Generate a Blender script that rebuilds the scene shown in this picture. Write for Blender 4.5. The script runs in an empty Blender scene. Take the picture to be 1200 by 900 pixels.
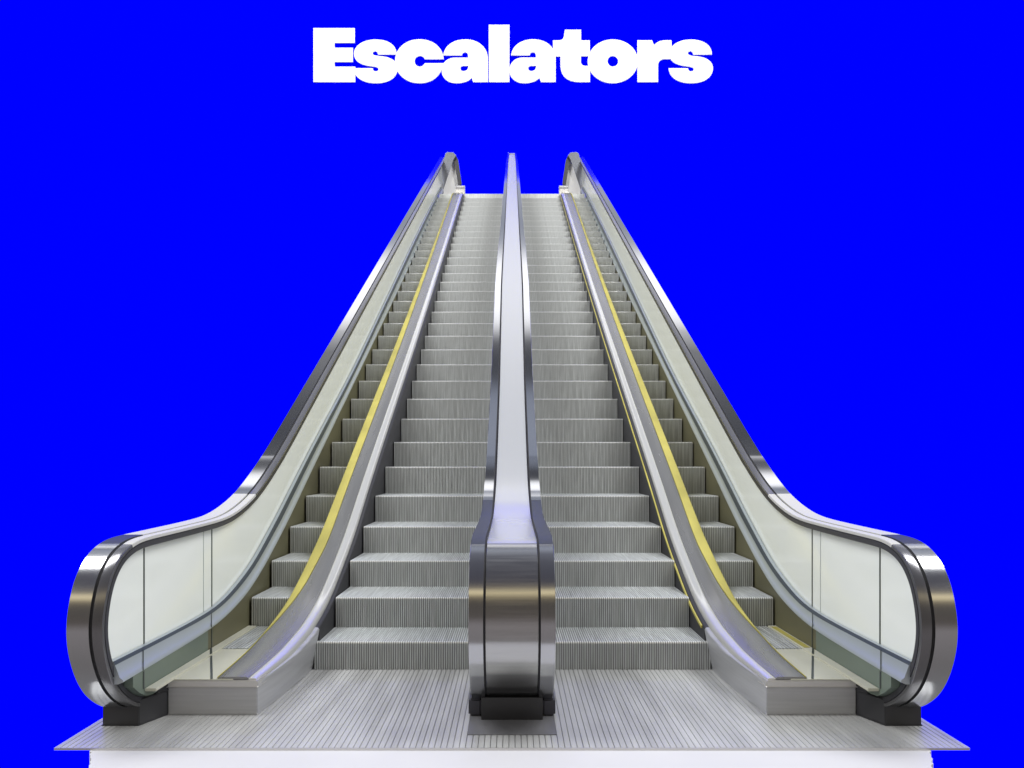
import bpy, bmesh, math, random
random.seed(4)
S = bpy.context.scene
COL = S.collection
PI = math.pi

# ------------------------------------------------------------------ camera
F, YH, H = 866.0, 545.0, 1.43           # focal length and horizon (photo pixels), eye height
cam = bpy.data.cameras.new('camera'); co = bpy.data.objects.new('camera', cam); COL.objects.link(co)
co.location = (0, 0, H); co.rotation_euler = (PI/2, 0, 0)
cam.sensor_width = 36; cam.lens = F/1200*36; cam.shift_y = (YH-450)/1200
cam.clip_start = .05; cam.clip_end = 600
S.camera = co
S.view_settings.view_transform = 'Standard'; S.view_settings.look = 'None'
S.view_settings.exposure = 0; S.view_settings.gamma = 1

# ------------------------------------------------------------------ materials
def mat(name, col, rough=.5, metal=0., spec=.5, noise=None, bump=None, aniso=0., coat=0.):
    """noise=(scale xyz, amount): value mottling; bump=(scale xyz, strength)"""
    m = bpy.data.materials.new(name); m.use_nodes = True
    nt = m.node_tree; b = nt.nodes['Principled BSDF']
    b.inputs['Base Color'].default_value = (*col, 1)
    b.inputs['Roughness'].default_value = rough
    b.inputs['Metallic'].default_value = metal
    b.inputs['Specular IOR Level'].default_value = spec
    b.inputs['Anisotropic'].default_value = aniso
    b.inputs['Coat Weight'].default_value = coat
    if noise or bump:
        tc = nt.nodes.new('ShaderNodeTexCoord')
    def tex(sc, detail=5):
        mp = nt.nodes.new('ShaderNodeMapping'); mp.inputs['Scale'].default_value = sc
        nt.links.new(tc.outputs['Object'], mp.inputs['Vector'])
        n = nt.nodes.new('ShaderNodeTexNoise'); n.inputs['Scale'].default_value = 1; n.inputs['Detail'].default_value = detail
        nt.links.new(mp.outputs[0], n.inputs['Vector']); return n
    if noise:
        n = tex(noise[0])
        r = nt.nodes.new('ShaderNodeMapRange'); r.inputs[1].default_value = .3; r.inputs[2].default_value = .7
        r.inputs[3].default_value = 1-noise[1]; r.inputs[4].default_value = 1+noise[1]
        nt.links.new(n.outputs['Fac'], r.inputs[0])
        mx = nt.nodes.new('ShaderNodeVectorMath'); mx.operation = 'SCALE'
        mx.inputs[0].default_value = col
        nt.links.new(r.outputs[0], mx.inputs['Scale'])
        nt.links.new(mx.outputs[0], b.inputs['Base Color'])
        r2 = nt.nodes.new('ShaderNodeMapRange'); r2.inputs[1].default_value = .3; r2.inputs[2].default_value = .7
        r2.inputs[3].default_value = max(.02, rough*.85); r2.inputs[4].default_value = min(1, rough*1.18)
        nt.links.new(n.outputs['Fac'], r2.inputs[0]); nt.links.new(r2.outputs[0], b.inputs['Roughness'])
    if bump:
        n = tex(bump[0], 3)
        bp = nt.nodes.new('ShaderNodeBump'); bp.inputs['Strength'].default_value = bump[1]; bp.inputs['Distance'].default_value = .002
        nt.links.new(n.outputs['Fac'], bp.inputs['Height']); nt.links.new(bp.outputs[0], b.inputs['Normal'])
    return m

M = {}
M['blue']    = mat('blue_backdrop', (0.0, 0.0004, 1.0), 1, 0, 0)
M['floor']   = mat('white_floor', (.52, .52, .55), .5, 0, .3, noise=((1.5, 1.5, 1), .03))
M['plate']   = mat('ribbed_plate_metal', (.49, .495, .49), .40, .4, .5, noise=((9, 1.2, 1), .12))
M['groove']  = mat('dark_groove', (.03, .03, .035), .7)
M['step']    = mat('step_metal', (.56, .585, .585), .45, .4, .4, noise=((60, 3, 3), .22))
M['shell']   = mat('polished_handrail_steel', (.49, .495, .50), .06, .97)
M['newel']   = mat('brushed_newel_steel', (.455, .455, .45),   .20, .96, noise=((3, 2, 90), .05))
M['rim']     = mat('dark_rim_rubber', (.05, .05, .058), .34, .3)
M['band']    = mat('dark_band_steel', (.20, .20, .21), .22, .8)
M['panel']   = mat('frosted_panel', (.77, .805, .75), .12, 0, .5)
M['topsheet']= mat('pale_top_sheet', (.56, .57, .58), .26, .55)
M['rail']    = mat('blue_grey_rail_metal', (.44, .49, .52), .34, .5)
M['raildark'] = mat('dark_rail_lip', (.085, .105, .14), .3, .5)
M['reflect_tone']   = mat('grey_reflection_handrail', (.50, .50, .47), .5, .12, .2)  # handrail steel with its pale reflection painted in
M['reflect_dark']    = mat('dark_reflection_handrail', (.045, .05, .065), .45, .1, .2)  # handrail steel with its dark reflection painted in
M['footshade'] = mat('painted_foot_shade', (.17, .17, .18), .42, .3, noise=((6, 3, 1), .15))
M['nose']    = mat('pale_step_edge', (.80, .81, .80), .35, .5)  # paler metal along the front edge of each step
M['shellfront'] = mat('brushed_newel_shell', (.47, .475, .485), .17, .97)
M['white']   = mat('white_end_panel', (.88, .88, .86), .5, 0, .2)
M['olive']   = mat('olive_skirt', (.115, .11, .065), .45, .15, noise=((3, 1.2, 3), .2))
M['cream']   = mat('cream_cover_plate', (.50, .50, .41), .45, .1, noise=((3, 2, 3), .08))
M['yellow']  = mat('yellow_line_paint', (.41, .365, .09), .5, 0, .3, noise=((4, 2, 4), .16))
M['deck']    = mat('grey_deck_metal', (.24, .24, .235), .26, .6, noise=((10, .5, 2), .06))
M['bright']  = mat('polished_edge_rail', (.64, .64, .62), .2, .55)
M['box']     = mat('brushed_box_metal', (.46, .465, .48), .4, .6, noise=((2, 3, 60), .08))
M['lip']     = mat('box_lip_metal', (.62, .61, .59), .35, .8)
M['black']   = mat('black_plinth', (.022, .022, .025), .35, 0, .5, noise=((4, 4, 4), .3))
M['joint']   = mat('dark_glass_joint', (.045, .055, .05), .4)
M['faint']   = mat('grey_glass_joint', (.50, .54, .52), .4)
M['clad']    = mat('side_cladding', (.40, .40, .42), .4, .6, noise=((1, 1, 8), .05))
M['stepgroove'] = mat('step_groove', (.20, .20, .20), .6)
M['side']    = mat('shaded_divider_side', (.045, .045, .05), .45, .5, noise=((3, 1, 3), .1))  # shade between divider and steps put into the colour
M['teal']    = mat('green_grey_skirt', (.13, .165, .135), .35, .1, noise=((3, 1.2, 3), .12))
M['footm']   = mat('dark_foot_metal', (.07, .07, .085), .35, .6)
M['endgrey'] = mat('blue_grey_end_metal', (.17, .18, .21), .35, .4)
M['plategap'] = mat('plate_gap', (.30, .30, .31), .6)
M['landing'] = mat('upper_landing_metal', (.5, .5, .5), .45, .5)

# ------------------------------------------------------------------ mesh helpers
class MB:
    def __init__(s): s.v = []; s.f = []; s.m = []
    def add(s, vs, fs, mi=0):
        o = len(s.v); s.v += vs; s.f += [tuple(o+i for i in f) for f in fs]; s.m += [mi]*len(fs)
    def box(s, x0, x1, y0, y1, z0, z1, mi=0):
        vs = [(x, y, z) for x in (x0, x1) for y in (y0, y1) for z in (z0, z1)]
        s.add(vs, [(0,1,3,2),(4,6,7,5),(0,4,5,1),(2,3,7,6),(0,2,6,4),(1,5,7,3)], mi)
    def prism(s, pts, ax, a0, a1, mi=0):
        """polygon extruded along axis ax (0: pts=(y,z), 1: pts=(x,z), 2: pts=(x,y))"""
        def P(p, a):
            return [(a, p[0], p[1]), (p[0], a, p[1]), (p[0], p[1], a)][ax]
        n = len(pts)
        s.add([P(p, a0) for p in pts] + [P(p, a1) for p in pts],
              [tuple(range(n)), tuple(range(n, 2*n))] + [(i, (i+1) % n, n+(i+1) % n, n+i) for i in range(n)], mi)
    def loft(s, rings, mi=0, closed=True, caps=True):
        n = len(rings[0]); vs = [p for r in rings for p in r]; fs = []
        for j in range(len(rings)-1):
            for i in range(n if closed else n-1):
                k = (i+1) % n
                fs.append((j*n+i, j*n+k, (j+1)*n+k, (j+1)*n+i))
        if caps and closed:
            fs.append(tuple(range(n))); fs.append(tuple((len(rings)-1)*n+i for i in range(n)))
        s.add(vs, fs, mi)
    def build(s, name, mats, parent=None, smooth=True, bevel=0, flip=1, ang=35):
        me = bpy.data.meshes.new(name)
        v = s.v if flip == 1 else [(-p[0], p[1], p[2]) for p in s.v]
        me.from_pydata(v, [], s.f)
        if not isinstance(mats, (list, tuple)): mats = [mats]
        for m in mats: me.materials.append(m)
        for p, mi in zip(me.polygons, s.m): p.material_index = mi
        bm = bmesh.new(); bm.from_mesh(me)
        if bevel:
            es = [e for e in bm.edges if len(e.link_faces) == 2 and e.calc_face_angle(0) > math.radians(30)]
            bmesh.ops.bevel(bm, geom=es, offset=bevel, segments=2, affect='EDGES', clamp_overlap=True)
        bmesh.ops.recalc_face_normals(bm, faces=bm.faces)
        if smooth:
            for f in bm.faces: f.smooth = True
            for e in bm.edges:
                e.smooth = not (len(e.link_faces) == 2 and e.calc_face_angle(0) > math.radians(ang))
        bm.to_mesh(me); bm.free()
        o = bpy.data.objects.new(name, me); COL.objects.link(o)
        if parent: o.parent = parent
        return o

def thing(name, label, cat, loc=(0, 0, 0), group=None):
    o = bpy.data.objects.new(name, None); COL.objects.link(o); o.location = loc
    o['label'] = label; o['category'] = cat
    if group: o['group'] = group
    o.empty_display_size = .2
    return o

def interp(tab, x):
    if x <= tab[0][0]: return tab[0][1]
    for (a, va), (b, vb) in zip(tab, tab[1:]):
        if x <= b: return va+(vb-va)*(x-a)/(b-a)
    return tab[-1][1]

def catmull(P, n=6):
    out = []
    for i in range(len(P)-1):
        p0 = P[max(i-1, 0)]; p1 = P[i]; p2 = P[i+1]; p3 = P[min(i+2, len(P)-1)]
        t1 = math.dist(p0, p1)**.5 or 1; t2 = math.dist(p1, p2)**.5 or 1; t3 = math.dist(p2, p3)**.5 or 1
        for j in range(n):
            t = j/n
            m1 = [ (p2[k]-p0[k])*(t2/(t1+t2)) for k in (0, 1)]
            m2 = [ (p3[k]-p1[k])*(t2/(t2+t3)) for k in (0, 1)]
            h = (2*t**3-3*t**2+1, t**3-2*t**2+t, -2*t**3+3*t**2, t**3-t**2)
            out.append(tuple(h[0]*p1[k]+h[1]*m1[k]+h[2]*p2[k]+h[3]*m2[k] for k in (0, 1)))
    out.append(tuple(P[-1])); return out

def smoothpath(P, it=3):
    for _ in range(it):
        P = [P[0]]+[tuple(.25*P[i-1][k]+.5*P[i][k]+.25*P[i+1][k] for k in (0, 1)) for i in range(1, len(P)-1)]+[P[-1]]
    return P

def normals(P):
    """outward normal (up on the incline, forward on the newel) for a path walked from newel foot upward"""
    N = []
    for i in range(len(P)):
        a = P[max(i-1, 0)]; b = P[min(i+1, len(P)-1)]
        t = (b[0]-a[0], b[1]-a[1]); L = math.hypot(*t) or 1
        N.append((-t[1]/L, t[0]/L))
    return N

# ------------------------------------------------------------------ profiles, in metres (distance from the eye plane, height)
STEPS_D = [5.16, 5.62, 6.12, 6.67, 7.25, 7.83, 8.40] + [.48*(10.66+k) for k in range(8, 34)]
STEPS_Y = [752, 700, 657, 617, 581, 547, 518]
STEPS_Z = [H-(y-YH)*d/F for y, d in zip(STEPS_Y, STEPS_D)] + [.2852*k-.290 for k in range(8, 34)]
D_TOP, Z_TOP = STEPS_D[-1], STEPS_Z[-1]

NEWEL = [(4.16, .135), (4.06, .155), (3.955, .215), (3.866, .287), (3.80, .377), (3.755, .475), (3.733, .576), (3.740, .674),
         (3.776, .784), (3.824, .857), (3.89, .914), (3.985, .953), (4.096, .972), (4.3, .977), (4.6, .983), (5.0, .992),
         (5.25, 1.003), (5.45, 1.027), (5.68, 1.078), (5.90, 1.145), (6.12, 1.235), (6.35, 1.345), (6.6, 1.475)]
def inc(d): return .580*d-2.36
def balustrade_path(shift=0., end=22.9):
    P = catmull(NEWEL, 5)
    P = smoothpath(P, 8)
    P = [(d+shift*max(0, min(1, (5.9-d)/1.2)), z) for d, z in P]
    d = 6.95
    while d < end: P.append((d, inc(d))); d += .6
    P.append((end, inc(end)))
    return P
def ztop(P, d):                      # upper branch of a path at distance d
    r = [p for p in P if p[1] > .6]
    i0 = min(range(len(r)), key=lambda i: r[i][0])
    return interp(r[i0:], d)

def sweep(P, section, mi=0, mb=None, xs=None, reflect_tone=None, dark=0):
    """section: list of (x, n); closed loop swept along P with offset n along the path normal; xs scales x along the path"""
    mb = mb or MB(); N = normals(P)
    rings = [[(x*(xs(p[0]) if xs else 1), p[0]+n*q[0], p[1]+n*q[1]) for x, n in section] for p, q in zip(P, N)]
    if reflect_tone:                                        # level run behind the newel: reflected tones put into the colour
        cut = [i for i, p in enumerate(P) if p[1] > .9 and reflect_tone[0] < p[0] < reflect_tone[1]]
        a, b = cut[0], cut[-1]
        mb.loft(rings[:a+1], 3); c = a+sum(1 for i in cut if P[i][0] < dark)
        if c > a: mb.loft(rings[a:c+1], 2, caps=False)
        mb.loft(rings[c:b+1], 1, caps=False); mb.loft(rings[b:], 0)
    else: mb.loft(rings, mi)
    return mb

L5 = [(3.70, .41), (4.4, .413), (4.91, .426), (5.2, .455), (5.45, .515), (5.80, .63), (6.05, .75), (6.31, .885), (6.6, 1.04), (7.57, 1.585),
      (9.35, 2.53), (10.6, 3.25), (13.2, 4.77), (17, 6.99), (20.8, 9.12), (22.5, 10.05)]
L6 = [(3.70, .315), (4.4, .33), (4.93, .348), (5.3, .40), (5.65, .49), (5.95, .615), (6.2, .735), (6.69, .99), (7.42, 1.405), (8.64, 2.075),
      (11.1, 3.45), (13.85, 5.0), (17, 6.80), (20.1, 8.60), (22.5, 9.98)]
ZC = [(4.24, .205), (4.7, .232), (5.03, .28), (5.5, .385), (5.85, .525), (6.35, .76), (6.65, .925), (7.25, 1.285),
      (8.9, 2.21), (11.6, 3.72), (16.15, 6.36), (20.8, 9.12)]
def fine(T, n=4): return smoothpath(catmull(T, n), 4)
def XG(d): return interp([(5.6, 1), (6.6, 1.010), (7.8, 1.028), (8.8, 1.037)], d)
def warp(P):
    out = []
    for d, z in P:
        g = 1 if z < .9 and d < 4.5 else interp([(5.6, 1), (6.5, 1.010), (7.6, 1.028), (8.5, 1.037)], d)
        out.append((d*g, H+(z-H)*g))
    return out
L5F, L6F, ZCF = warp(fine(L5)), warp(fine(L6)), fine(ZC)

def drange(a, b, n): return [a+(b-a)*i/n for i in range(n+1)]
PATH = warp(balustrade_path())

# ------------------------------------------------------------------ steps
def step_mesh(x0, x1, rise, run, pitch=.0158, depth=.006):
    """ribbed riser and tread, cleats standing proud of dark grooves"""
    mb = MB()
    prof  = [(0, -rise), (0, -.012), (.0035, -.0035), (.012, 0), (run, 0)]
    inner = [(depth, -rise), (depth, -depth-.004), (depth+.001, -depth-.001), (depth+.004, -depth), (run, -depth)]
    n = int((x1-x0)/pitch); w = (x1-x0)/n; rings = []
    for i in range(n):
        a = x0+i*w
        rings += [[(a+.001, y, z) for y, z in inner], [(a+w*.40, y, z) for y, z in inner],
                  [(a+w*.42, y, z) for y, z in prof], [(a+w*.98, y, z) for y, z in prof]]
    rings.append([(x1, y, z) for y, z in inner])
    m = len(prof); vs = [p for r in rings for p in r]; fs = []; mi = []
    for j in range(len(rings)-1):
        for i in range(m-1):
            fs.append((j*m+i, j*m+i+1, (j+1)*m+i+1, (j+1)*m+i)); mi.append(1 if j % 4 == 0 else 2 if i in (1, 2) else 0)
    o = len(vs)
    mb.v = vs; mb.f = fs; mb.m = mi
    # body under the cleats
    mb.box(x0, x1, depth+.006, run, -rise, -depth-.006)
    return mb

def make_steps(root, s):
    lanes = (('step', 1.345, .215), ('narrow_step', 1.985, 1.655))    # wide lane, and the narrow lane outside the divider
    for name, xa, xb in lanes:
        proto = None; c = (xa+xb)/2; hw = (xa-xb)/2
        for k in range(len(STEPS_D)-1):
            if k == 0 and name == 'narrow_step': continue
            d, z = STEPS_D[k], STEPS_Z[k]
            if proto:
                o = proto.copy(); COL.objects.link(o); o.parent = root
            else:
                if name == 'narrow_step': xa = 1.985*XG(d); c = (xa+xb)/2; hw = (xa-xb)/2
                else: xa = 1.385 if k == 0 else 1.345; c = (xa+xb)/2; hw = (xa-xb)/2
                run = STEPS_D[k+1]-d+.012; rise = (z-STEPS_Z[k-1] if k else z)+.012
                o = step_mesh(-hw, hw, rise, run).build(name, [M['step'], M['stepgroove'], M['nose']], root, smooth=False)
                if k >= 8: proto = o
            o.location = (s*c, d, z)

# ------------------------------------------------------------------ one escalator (built for the left, mirrored for the right)
def make_escalator(s):
    fl = 1 if s < 0 else -1
    root = thing('escalator',
                 'left escalator of the pair, glass-sided with one yellow line along its metal divider' if s < 0 else
                 'right escalator of the pair, with a second thin yellow edge along its metal divider',
                 'escalator', (0, 0, 0), 'pair of escalators side by side')
    make_steps(root, s)
    # ---- handrail
    hr = sweep(PATH, [(-2.107, .010), (-2.107, .058), (-2.217, .058), (-2.219, .056), (-2.219, .0), (-2.21, -.01), (-2.12, -.01)], xs=XG, reflect_tone=(3.975, 5.95), dark=4.19).build('handrail', [M['shell'], M['reflect_tone'], M['reflect_dark'], M['shellfront']], root, flip=fl, ang=14)
    sweep(PATH, [(-2.108, .0), (-2.108, .046), (-2.096, .046), (-2.096, .0)], xs=XG).build('groove', M['groove'], hr, flip=fl)
    sweep(PATH, [(-2.095, .03), (-2.095, .052), (-2.091, .055), (-2.047, .055), (-2.042, .053), (-2.040, .048), (-2.040, .036), (-2.05, .034)], xs=XG, reflect_tone=(3.975, 5.95)).build('band', [M['band'], M['reflect_tone'], M['reflect_tone'], M['band']], hr, flip=fl)
    sweep(PATH, [(-2.095, .0), (-2.095, .028), (-2.045, .0335), (-2.045, .029), (-2.040, .028), (-2.040, .002), (-2.043, -.001), (-2.06, -.001)], xs=XG).build('rim', M['rim'], hr, flip=fl)
    # ---- frosted panel under the handrail, newel curve included
    mb = MB(); Pn = normals(PATH)
    lower = [p for p in PATH if p[0] < 6.5 and p[1] <= 1.5]
    N0 = 40
    front = [(p[0]-q[0]*-.004, p[1]+q[1]*.004) for p, q in zip(PATH, Pn)]
    i0 = next(i for i, p in enumerate(PATH) if p[1] > .40)
    # polygon strips: top = path point, bottom = L5 height (or the lower newel curve)
    fr = min(p[0] for p in PATH)
    ds = [fr+.0005]+[fr+.002, fr+.006, fr+.012, fr+.022, fr+.04, fr+.07, fr+.11, fr+.17, fr+.25, fr+.33]+drange(4.15, 7, 40)+drange(7.4, 22.8, 40)
    def zlow(d):
        return interp(L5F, d)-.02
    def zbranch_low(d):
        r = [p for p in PATH if p[1] < .585][::-1]
        return interp([(p[0], p[1]) for p in r], d)
    rings = []
    for d in ds:
        zt = ztop(PATH, d)+.004; zb = zlow(d)
        if d < 4.16: zb = max(zbranch_low(d)-.003, .14)
        rings.append([(x*XG(d), d, z) for x, z in ((-2.078, zb), (-2.078, zt), (-2.095, zt), (-2.095, zb))])
    mb.loft(rings)
    pn = mb.build('glass_panel', M['panel'], root, flip=fl)
    for d, w, m in ((4.170, .011, 'joint'), (5.112, .012, 'joint'), (4.975, .006, 'faint')):
        j = MB(); zb = .23 if d < 4.3 else interp(L5F, d)
        j.box(-2.0790, -2.0745, d-w/2, d+w/2, zb, ztop(PATH, d)-.002)
        j.build('panel_joint', M[m], pn, flip=fl, smooth=False)
    # ---- blue grey rail between panel and skirt
    mb = MB(); rings = []
    ds = drange(3.79, 7.6, 50)+drange(8, 22.4, 36)
    for d in ds:
        a = interp(L5F, d); b = interp(L6F, d)
        if d < 3.9: a = min(a, ztop(PATH, d)-.1)
        t = interp([(4.5, .10), (6.5, .42), (9, .45)], d)
        mx, mz = -2.038+t*.026, a+t*(b+.022-a)
        rings.append([(x*XG(d), d, z) for x, z in ((-2.07, a+.012), (-2.044, a+.012), (-2.038, a), (mx, mz), (mx, mz-.002), (-2.012, b+.022), (-1.996, b+.010), (-1.996, b-.002), (-2.02, b-.012), (-2.07, b-.012))])
    mb.loft(rings)
    for q, f in enumerate(mb.f):
        if len(f) == 4 and q % 10 in (1, 2): mb.m[q] = 1
    rl = mb.build('deck_rail', [M['rail'], M['raildark']], root, flip=fl, ang=60)
    for dj, off in ((4.050, 432), (4.965, 352)):
        j = MB()
        a = interp(L5F, dj); b = interp(L6F, dj)
        j.loft([[(x, -x*F/off+e, z) for x, z in ((-2.041, a), (-2.0355, a), (-2.0095, b+.023), (-1.9935, b+.011), (-1.9935, b-.002), (-2.01, b-.002))] for e in (-.005, .005)])
        j.build('rail_joint', M['joint'], rl, flip=fl, smooth=False)
    # ---- olive skirt
    mb = MB(); rings = []
    for d in drange(3.90, 7.6, 50)+drange(8, 22.4, 36):
        b = interp(L6F, d)-.004
        lo = .155 if d < 5.3 else min(b-.05, max(.155, interp([(5.3, .155)]+list(zip(STEPS_D, [z-.5 for z in STEPS_Z]))[1:], d)))
        if d < 4.1: lo = max(lo, zbranch_low(min(d, 4.15)))
        if d > D_TOP: lo = Z_TOP-.4
        rings.append([(x*XG(d), d, z) for x, z in ((-2.0, b), (-2.0, lo), (-2.05, lo), (-2.05, b))])
    n = sum(1 for r in rings if r[0][1] < 4.92)
    mb.loft(rings[:n], 1); mb.loft(rings[n-1:], 0); sk = mb.build('skirt', [M['olive'], M['teal']], root, flip=fl)
    for dj in (4.010, 4.920):
        j = MB(); j.box(-2.0, -1.9965, dj-.006, dj+.006, .217, interp(L6F, dj)-.010)
        j.build('skirt_joint', M['joint'], sk, flip=fl, smooth=False)
    # ---- plinth under the newel
    mb = MB(); mb.prism([(-2.243, 4.047), (-2.044, 4.047), (-1.969, 4.222), (-1.969, 4.7), (-2.243, 4.7)], 2, .004, .142)
    mb.prism([(-2.243, 4.16), (-2.0, 4.16), (-1.969, 4.222), (-1.969, 4.7), (-2.243, 4.7)], 2, .1425, .197)
    pl = mb.build('newel_plinth', M['black'], root, flip=fl, bevel=.004)
    # ---- front box of the divider, with its lip
    mb = MB(); mb.prism([(-1.967, 4.226), (-1.457, 4.226), (-1.40, 5.0), (-1.40, 5.6), (-1.967, 5.6)], 2, .004, .160)
    bx = mb.build('divider_box', M['box'], root, flip=fl, bevel=.004)
    mb = MB(); mb.prism([(-1.969, 4.222), (-1.455, 4.222), (-1.40, 5.0), (-1.40, 5.6), (-1.969, 5.6)], 2, .161, .197)
    mb.build('box_lip', M['lip'], bx, flip=fl, bevel=.005)
    # ---- cover plate on the box: cream front, ribbed back, pale ledge beside the skirt
    mb = MB(); mb.box(-1.935, -1.60, 4.232, 4.93, .198, .203)
    cp = mb.build('cover_plate', M['cream'], root, flip=fl, smooth=False)
    j = MB()
    a = (-2.0, 4.91); b = (-1.722, 4.236); nx, ny = .006, .0026
    j.add([(a[0]-nx, a[1]-ny, .2165), (a[0]+nx, a[1]+ny, .2165), (-1.935+nx, 4.753+ny, .2165), (-1.935-nx, 4.753-ny, .2165)], [(0, 1, 2, 3)])
    j.add([(-1.935-nx, 4.753-ny, .2045), (-1.935+nx, 4.753+ny, .2045), (b[0]+nx, b[1]+ny, .2045), (b[0]-nx, b[1]-ny, .2045)], [(0, 1, 2, 3)])
    j.build('plate_seam', M['joint'], cp, flip=fl, smooth=False)
    mb = MB()
    for i in range(14): mb.box(-1.93+i*.0235, -1.93+i*.0235+.015, 4.934, 5.615, .198, .207)
    mb.box(-1.935, -1.60, 4.934, 5.615, .1975, .2005, 1)
    mb.build('comb_plate', [M['step'], M['groove']], root, flip=fl, smooth=False)
    mb = MB(); mb.box(-1.999, -1.936, 4.02, 5.60, .198, .2145)
    lg = mb.build('ledge_strip', M['cream'], root, flip=fl, bevel=.003)
    if s > 0:
        mb = MB(); mb.box(-1.985, -1.945, 4.92, 5.55, .2150, .2175)
        mb.build('yellow_stripe', M['yellow'], lg, flip=fl, smooth=False)
    # ---- divider: deck, polished edge, yellow line
    ds = drange(4.24, 7.6, 60)+drange(8, 20.9, 32)
    T_ = lambda d, a, b: interp([(4.24, a), (4.7, a*.35+b*.65), (5.1, b)], d)
    def x3(d): return T_(d, -1.512, -1.462)
    def x4(d): return T_(d, -1.464, -1.383)
    def x5(d): return T_(d, -1.456, -1.353)
    def hs(d): return interp([(4.24, .15), (4.9, 1)], d)
    def xo(d): return interp([(4.24, -1.69), (5.0, -1.69), (7, -1.668)], d)
    def xy(d): return interp([(4.24, -1.689), (4.95, -1.688), (5.4, -1.655), (5.8, -1.615), (6.3, -1.588), (9, -1.59), (14, -1.612), (18, -1.635), (21, -1.642)], d)
    def ring(f): return [f(d, interp(ZCF, d)) for d in ds]
    def base(d, z): return z-.45 if d > 5.64 else .199
    mb = MB(); mb.loft(ring(lambda d, z: [(xy(d)+.001, d, base(d, z)), (xy(d)+.001, d, z+.004), (xy(d)+.012, d, z+.010), (x3(d)-.013, d, z+.010), (x3(d)-.001, d, z+.004), (x3(d)-.001, d, base(d, z))]))
    dv = mb.build('divider_deck', M['deck'], root, flip=fl, ang=50)
    mb = MB(); mb.loft(ring(lambda d, z: [(x3(d)+t*(x4(d)-x3(d)), d, z+(h*hs(d) if h > 0 else h)) for t, h in ((0, -.02), (0, .012), (.1, .024), (.3, .028), (.63, .022), (.9, .004), (1, -.016), (1, -.04))]))
    mb.build('edge_rail', M['bright'], dv, flip=fl, ang=60)
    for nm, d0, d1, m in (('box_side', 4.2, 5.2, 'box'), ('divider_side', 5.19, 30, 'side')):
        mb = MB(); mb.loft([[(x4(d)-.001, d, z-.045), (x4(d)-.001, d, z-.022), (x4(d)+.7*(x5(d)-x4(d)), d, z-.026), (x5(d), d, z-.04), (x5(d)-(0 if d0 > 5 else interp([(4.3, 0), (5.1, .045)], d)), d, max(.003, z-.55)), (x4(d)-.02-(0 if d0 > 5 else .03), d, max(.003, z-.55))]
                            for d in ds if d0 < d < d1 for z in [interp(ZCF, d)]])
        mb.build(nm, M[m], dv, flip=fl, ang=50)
    mb = MB(); mb.loft(ring(lambda d, z: [(xo(d)-.001, d, base(d, z)), (xo(d)-.001, d, z+.006), (xo(d)+.004, d, z+.011), (xy(d)-.001, d, z+.011), (xy(d), d, base(d, z))]))
    mb.build('yellow_line', M['yellow'], dv, flip=fl, ang=50)
    if s > 0:
        mb = MB(); mb.loft([[(x5(d)+x, d, z+h) for x, h in ((.0005, -.055), (.0005, -.033), (.010, -.035), (.010, -.055))] for d in ds if d > 5.2 for z in [interp(ZCF, d)]])
        mb.build('yellow_edge', M['yellow'], dv, flip=fl)
    # rounded cap where the divider ends at the top
    mb = MB()
    arc = [(20.95+.0, Z_TOP-.2)]+[(21.15-.2*math.cos(t), Z_TOP+.08+.22*math.sin(t)) for t in drange(.2, PI, 10)]+[(21.35, Z_TOP-.2)]
    mb.prism(arc, 0, -1.60, -1.34)
    mb.build('divider_end_cap', M['lip'], dv, flip=fl, bevel=.01)
    # ---- upper end: white end panel and dark post
    def up(px, py, d): return ((px-600)*d/F, H+(YH-py)*d/F)
    mb = MB(); mb.prism([up(*p, 23.2) for p in ((508, 232), (526, 186), (534, 187), (540, 217), (541, 228), (541, 232))], 1, 23.2, 23.26)
    mb.build('end_panel', M['white'], root, flip=fl, bevel=.004)
    mb = MB(); mb.prism([up(*p, 23.1) for p in ((531, 182), (534.2, 183), (537, 189), (541, 216), (537.5, 218), (533.5, 194))], 1, 23.05, 23.18)
    mb.build('end_post', M['rim'], root, flip=fl, bevel=.01)
    mb = MB(); mb.prism([up(*p, 23.0) for p in ((522.5, 180.5), (524.5, 179.3), (531, 179.6), (534, 182.5), (530.8, 188), (519.5, 222), (512, 222))], 1, 22.96, 23.04)
    mb.build('handrail_end', M['endgrey'], root, flip=fl, bevel=.012)
    # ---- upper landing
    mb = MB(); mb.box(-2.06, -.215, D_TOP, 24, Z_TOP-.3, Z_TOP)
    mb.build('upper_landing', M['step'], root, flip=fl, smooth=False)
    # ---- outer cladding and underside
    mb = MB(); rings = []
    for d in drange(4.75, 7.6, 20)+drange(8, 23, 20):
        t = interp(L5F, d)+.05; b = min(t-.2, max(.004, .577*d-4.3))
        rings.append([(x*XG(d), d, z) for x, z in ((-2.10, t), (-2.10, b), (-2.055, b), (-2.055, t-.1))])
    mb.loft(rings); mb.build('side_cladding', M['clad'], root, flip=fl)
    mb = MB(); rings = []
    for d in drange(5.7, 24, 30):
        t = interp(list(zip(STEPS_D, [z-.45 for z in STEPS_Z])), d); b = max(-.0, .577*d-4.28)
        t = max(t, b+.02)
        b = min(b, t-.02)
        rings.append([(-2.05, d, t), (-2.05, d, b), (-.1, d, b), (-.1, d, t)])
    mb.loft(rings); mb.build('underside', M['clad'], root, flip=fl, smooth=False)
    return root

make_escalator(-1)
make_escalator(1)

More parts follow.
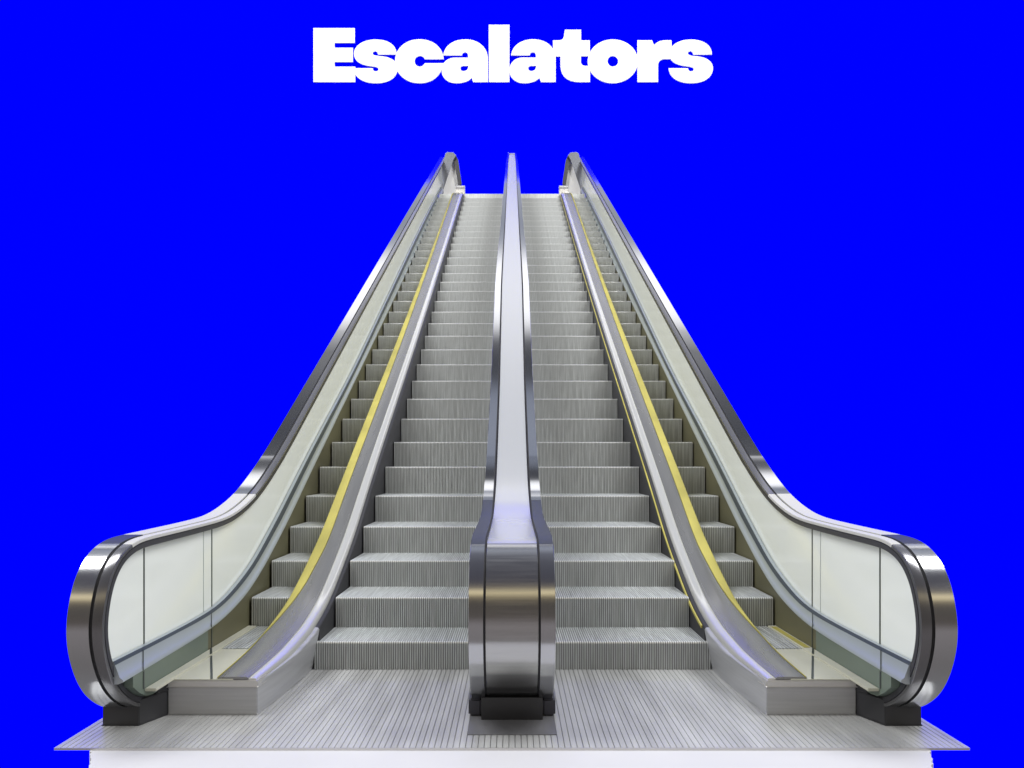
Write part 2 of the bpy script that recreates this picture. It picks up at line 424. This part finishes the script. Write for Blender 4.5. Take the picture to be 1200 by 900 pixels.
# ------------------------------------------------------------------ central balustrade
CP = balustrade_path(.15, 23.7)
cb = thing('central_balustrade', 'solid steel balustrade with twin handrails standing between the two escalators', 'balustrade', (0, 0, 0))
XS = lambda d: interp([(6, 1), (8, .99), (11.2, 1.12), (12.8, 1.08), (14.5, 1.0), (17.6, .91), (22, .78), (22.8, .70), (23.7, .60)], d)
for s in (-1, 1):
    h = sweep(CP, [(-.150, .0), (-.150, .058), (-.226, .058), (-.227, .057), (-.227, -.05), (-.15, -.05)], xs=XS, reflect_tone=(4.09, 5.80)).build('handrail', [M['shell'], M['reflect_dark'], M['reflect_dark'], M['shellfront']], cb, flip=-s, ang=14)
    sweep(CP, [(-.151, -.02), (-.151, .040), (-.141, .040), (-.141, -.02)], xs=XS).build('groove', M['groove'], h, flip=-s)
    mb = MB(); mb.box(-.247, -.172, 4.19, 4.6, .004, .105)
    mb.build('foot', M['footm'], cb, flip=-s, bevel=.012)
isplit = next(i for i, p in enumerate(CP) if p[1] > .95)
while CP[isplit][0] < 4.135: isplit += 1
sec = [(-.140, -.03), (-.140, .043), (-.137, .046), (.137, .046), (.140, .043), (.140, -.03)]
sweep(CP[:isplit+1], sec, xs=XS).build('newel_front', M['newel'], cb)
sec = [(-.140, -.03), (-.140, .030), (.140, .030), (.140, -.03)]
XT = lambda d: XS(d)*interp([(5.3, 1), (6.2, .93), (7, .93), (14, .96), (18, 1.0)], d)
sweep(CP[isplit:], sec, xs=XT).build('top_sheet', M['topsheet'], cb)
# body below the handrails
mb = MB(); rings = []
for d in drange(4.25, 7.6, 30)+drange(8, 23.6, 30):
    t = ztop(CP, d)-.03; b = .004 if d < 6 else max(.004, .577*d-4.0)
    rings.append([(-.2*XS(d), d, t), (.2*XS(d), d, t), (.2*XS(d), d, b), (-.2*XS(d), d, b)])
mb.loft(rings); mb.build('side_panel', M['clad'], cb)
mb = MB(); mb.box(-.172, .172, 4.13, 4.24, .004, .13)
mb.build('recess_plate', M['black'], cb, smooth=False)
mb = MB(); mb.prism([(23.4, inc(23.4)-.05), (23.4, inc(23.4)+.03), (23.7, inc(23.7)+.05), (23.85, inc(23.7)-.1), (23.9, Z_TOP), (23.4, Z_TOP)], 0, -.13, .13)
mb.build('end_cap', M['clad'], cb, bevel=.02)

# ------------------------------------------------------------------ landing plate with ribs, one sheet across both escalators
lp = thing('landing_plate', 'wide ribbed grey metal plate lying on the white floor in front of the steps', 'floor plate', (0, 3.73, 0))
mb = MB(); mb.box(-2.309, 2.309, 0, 1.50, -.0085, -.006)
mb.build('base_sheet', M['plategap'], lp, smooth=False)
mb = MB(); p = .0315; n = 73
for i in range(-n, n+1):
    x = i*p; mb.box(x-p*.455, x+p*.455, 0.002, 1.48, -.0058, .002)
mb.build('ribs', M['plate'], lp, smooth=False, bevel=.0015)
lp.children[0].location = lp.children[1].location = (0, 0, 0)
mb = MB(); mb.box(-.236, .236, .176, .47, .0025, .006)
mb.build('newel_foot_shade', M['footshade'], lp, bevel=.001)  # dark sheet painting the shade under the centre newel
mb = MB(); mb.box(-2.309, 2.309, -.004, .001, -.0085, .0025)
mb.build('front_edge', M['lip'], lp, smooth=False)

# ------------------------------------------------------------------ setting: white floor with a ragged edge, blue backdrop
mb = MB(); pl_, pr_ = [], []
for i in range(60):
    y = 3.25+i*(4.4-3.25)/59
    xl = interp([(3.2, -1.86), (3.49, -2.0), (3.73, -2.125), (4.4, -2.12)], y)
    pl_.append((xl+random.uniform(-.008, .008), y)); pr_.append((-xl-.012+random.uniform(-.008, .008), y))
mb.prism(pl_+pr_[::-1], 2, -.06, -.009)
o = mb.build('floor', M['floor'], smooth=False); o['kind'] = 'structure'
mb = MB(); mb.box(-75, 75, 60, 60.6, -29, 42)
o = mb.build('backdrop', M['blue'], smooth=False); o['kind'] = 'structure'

# ------------------------------------------------------------------ white lettering mounted on the backdrop
GLYPH = {   # outlines in tenths of a photo pixel, from the word's own left edge; 'C' = cubic
    'E': (360, [[(72, 128), (557, 128), (557, 300), (320, 300), (320, 358), (535, 358), (535, 524), (320, 524), (320, 580), (563, 580), (563, 760), (72, 760)]]),
    's': (720, [[(1143, 437), ('C', 1143, 330, 1050, 262, 895, 262), ('C', 750, 262, 643, 335, 643, 425), ('C', 643, 520, 720, 560, 865, 577), ('C', 905, 580, 930, 590, 930, 610),
                 ('C', 930, 625, 915, 635, 897, 635), ('C', 878, 635, 865, 622, 863, 598), (637, 598), ('C', 640, 700, 740, 773, 900, 773), ('C', 1060, 773, 1155, 700, 1155, 600),
                 ('C', 1155, 510, 1070, 465, 945, 456), ('C', 900, 452, 862, 445, 862, 424), ('C', 862, 405, 880, 398, 892, 398), ('C', 908, 398, 920, 412, 924, 437)]]),
    'c': (460, [[(600, 492), ('C', 590, 350, 470, 260, 315, 260), ('C', 145, 260, 28, 375, 28, 517), ('C', 28, 660, 150, 773, 315, 773), ('C', 460, 773, 565, 700, 598, 540), (378, 540),
                 ('C', 365, 565, 345, 580, 322, 580), ('C', 285, 580, 259, 552, 259, 517), ('C', 259, 482, 285, 453, 322, 453), ('C', 345, 453, 365, 465, 378, 492)]]),
    'a': (560, [[(390, 447), ('C', 400, 340, 500, 260, 650, 260), ('C', 810, 260, 912, 360, 912, 490), (912, 760), (740, 760), (722, 710), ('C', 690, 750, 620, 773, 545, 773),
                 ('C', 440, 773, 370, 710, 370, 625), ('C', 370, 530, 440, 474, 530, 474), (680, 474), (680, 447), ('C', 680, 425, 665, 410, 643, 410), ('C', 625, 410, 612, 425, 608, 447)],
                [(683, 570), (630, 570), ('C', 605, 570, 590, 582, 590, 600), ('C', 590, 620, 605, 632, 628, 632), ('C', 660, 632, 683, 610, 683, 570)]]),
    'l': (560, [[(128, 90), (370, 90), (370, 760), (128, 760)]]),
    't': (640, [[(220, 147), (410, 147), (410, 272), (512, 272), (512, 457), (408, 457), (408, 515), ('C', 408, 550, 425, 570, 460, 570), (515, 570), (515, 760), (390, 760),
                 ('C', 240, 755, 168, 690, 168, 555), (168, 460), (80, 460), (80, 272), (140, 272), ('C', 190, 272, 205, 250, 210, 215)]]),
    'o': (640, [[(782+295*math.cos(t), 517+256*math.sin(t)) for t in drange(0, 2*PI, 64)[:-1]], [(782+62*math.cos(t), 517+63*math.sin(t)) for t in drange(0, 2*PI, 32)[:-1]]]),
    'r': (720, [[(270, 272), (442, 272), (463, 330), ('C', 500, 290, 540, 272, 600, 272), (670, 272), (670, 490), (600, 490), ('C', 540, 490, 512, 520, 512, 570), (512, 760), (270, 760)]]),
}
M['letter'] = mat('white_letter_paint', (.74, .74, .74), .8, 0, 0)
D_L = 59.92
word = thing('wall_lettering', 'white extra-bold word Escalators mounted on the blue backdrop above the two flights', 'lettering', (0, D_L+.5, H+(YH-65)*D_L/F))
for n, (ch, dx) in enumerate([('E', 0), ('s', -369.5), ('c', 0), ('a', -79.5), ('l', 0), ('a', 0), ('t', 0), ('o', 0), ('r', 0), ('s', 0)]):
    ox, loops = GLYPH[ch]
    cu = bpy.data.curves.new('letter', 'CURVE'); cu.dimensions = '2D'; cu.fill_mode = 'BOTH'
    th = .08+.006*(n % 3); cu.extrude = th/2; cu.bevel_depth = 0
    for lp_ in loops:
        pts = []
        for q in lp_:
            if q[0] == 'C':
                p0 = pts[-1]
                for t in drange(0, 1, 14)[1:]:
                    u = 1-t
                    pts.append(tuple(u**3*p0[k]+3*u*u*t*q[1+k]+3*u*t*t*q[3+k]+t**3*q[5+k] for k in (0, 1)))
            else: pts.append(q)
        if math.dist(pts[0], pts[-1]) < 1e-6: pts.pop()
        sp_ = cu.splines.new('POLY'); sp_.points.add(len(pts)-1); sp_.use_cyclic_u = True
        for P_, (x, y) in zip(sp_.points, pts):
            px, py = ox+dx+x/10, 20+y/10
            P_.co = ((px-600)*D_L/F, (65-py)*D_L/F, 0, 1)
    tmp = bpy.data.objects.new('letter', cu); COL.objects.link(tmp)
    bpy.context.view_layer.update()
    me = bpy.data.meshes.new_from_object(tmp.evaluated_get(bpy.context.evaluated_depsgraph_get()))
    bpy.data.objects.remove(tmp); me.name = 'letter'
    me.materials.clear(); me.materials.append(M['letter'])
    o = bpy.data.objects.new('letter', me); COL.objects.link(o); o.parent = word
    o.rotation_euler = (PI/2, 0, 0); o.location = (0, -.5+.045-.003*(n % 3), 0)

# ------------------------------------------------------------------ light: an added surround of bands shaped for the steel's reflections, and fill lights
w = bpy.data.worlds.new('World'); S.world = w; w.use_nodes = True
nt = w.node_tree; bg = nt.nodes['Background']
tc = nt.nodes.new('ShaderNodeTexCoord'); sp = nt.nodes.new('ShaderNodeSeparateXYZ')
nt.links.new(tc.outputs['Generated'], sp.inputs[0])
ng = nt.nodes.new('ShaderNodeMath'); ng.operation = 'MULTIPLY'; ng.inputs[1].default_value = -1
nt.links.new(sp.outputs['Y'], ng.inputs[0])
at = nt.nodes.new('ShaderNodeMath'); at.operation = 'ARCTAN2'
nt.links.new(sp.outputs['Z'], at.inputs[0]); nt.links.new(ng.outputs[0], at.inputs[1])
mr = nt.nodes.new('ShaderNodeMapRange'); mr.inputs[1].default_value = -PI; mr.inputs[2].default_value = PI
nt.links.new(at.outputs[0], mr.inputs[0])
cr = nt.nodes.new('ShaderNodeValToRGB'); nt.links.new(mr.outputs[0], cr.inputs[0])
BANDS = [(-180, (.30, .30, .32)), (-100, (.30, .30, .32)), (-60, (.26, .245, .25)), (-12, (.36, .33, .34)), (0, (.14, .12, .11)), (20, (.10, .09, .08)),
         (26, (.22, .17, .11)), (29, (1.7, 1.43, .85)), (31, (1.7, 1.45, .9)), (35, (.24, .21, .18)), (44, (.08, .08, .11)), (85, (.085, .09, .13)), (104, (.17, .18, .24)), (114, (.40, .43, .52)), (120, (.46, .50, .62)),
         (125, (.36, .40, .52)), (126.6, (.06, .065, .085)), (129.3, (.05, .055, .075)), (131.1, (1.9, 1.9, 1.98)), (134.6, (2.0, 2.0, 2.1)), (136.6, (.34, .37, .46)), (138.4, (.34, .37, .46)), (140, (.5, .53, .62)), (150, (.5, .52, .6)), (180, (.5, .5, .52))]
el = cr.color_ramp.elements
el[0].position = 0; el[0].color = (*BANDS[0][1], 1); el[1].position = 1; el[1].color = (*BANDS[-1][1], 1)
for a, c in BANDS[1:-1]:
    e = el.new((a+180)/360); e.color = (*c, 1)
nt.links.new(cr.outputs[0], bg.inputs['Color']); bg.inputs['Strength'].default_value = 1.0

def area(name, loc, rot, sx, sy, power, col=(1, 1, 1)):
    l = bpy.data.lights.new(name, 'AREA'); l.shape = 'RECTANGLE'; l.size = sx; l.size_y = sy; l.energy = power; l.color = col
    o = bpy.data.objects.new(name, l); COL.objects.link(o); o.location = loc; o.rotation_euler = rot
    return o
# added fill lights for the backdrop, out of the picture above and below
area('backdrop_fill', (0, 26, 78), (math.radians(80), 0, 0), 120, 10, 140000)
area('backdrop_fill', (0, 26, -62), (math.radians(100), 0, 0), 120, 10, 140000)
# unseen fill lights added at the front sides and overhead to brighten the steps
def aimed(name, loc, tgt, sx, sy, power, col=(1, 1, 1)):
    from mathutils import Vector
    q = (Vector(tgt)-Vector(loc)).to_track_quat('-Z', 'Y')
    return area(name, loc, q.to_euler(), sx, sy, power, col)
for sx in (-1, 1):
    aimed('side_fill_light', (sx*16, -4, 8), (0, 8, 2.5), 7, 7, 850)
    aimed('side_fill_light', (sx*16, 3, 18), (0, 17, 7.5), 7, 7, 1100)
    aimed('overhead_fill_light', (sx*9, 5, 17), (sx*1, 10, 3.5), 5, 8, 2300)
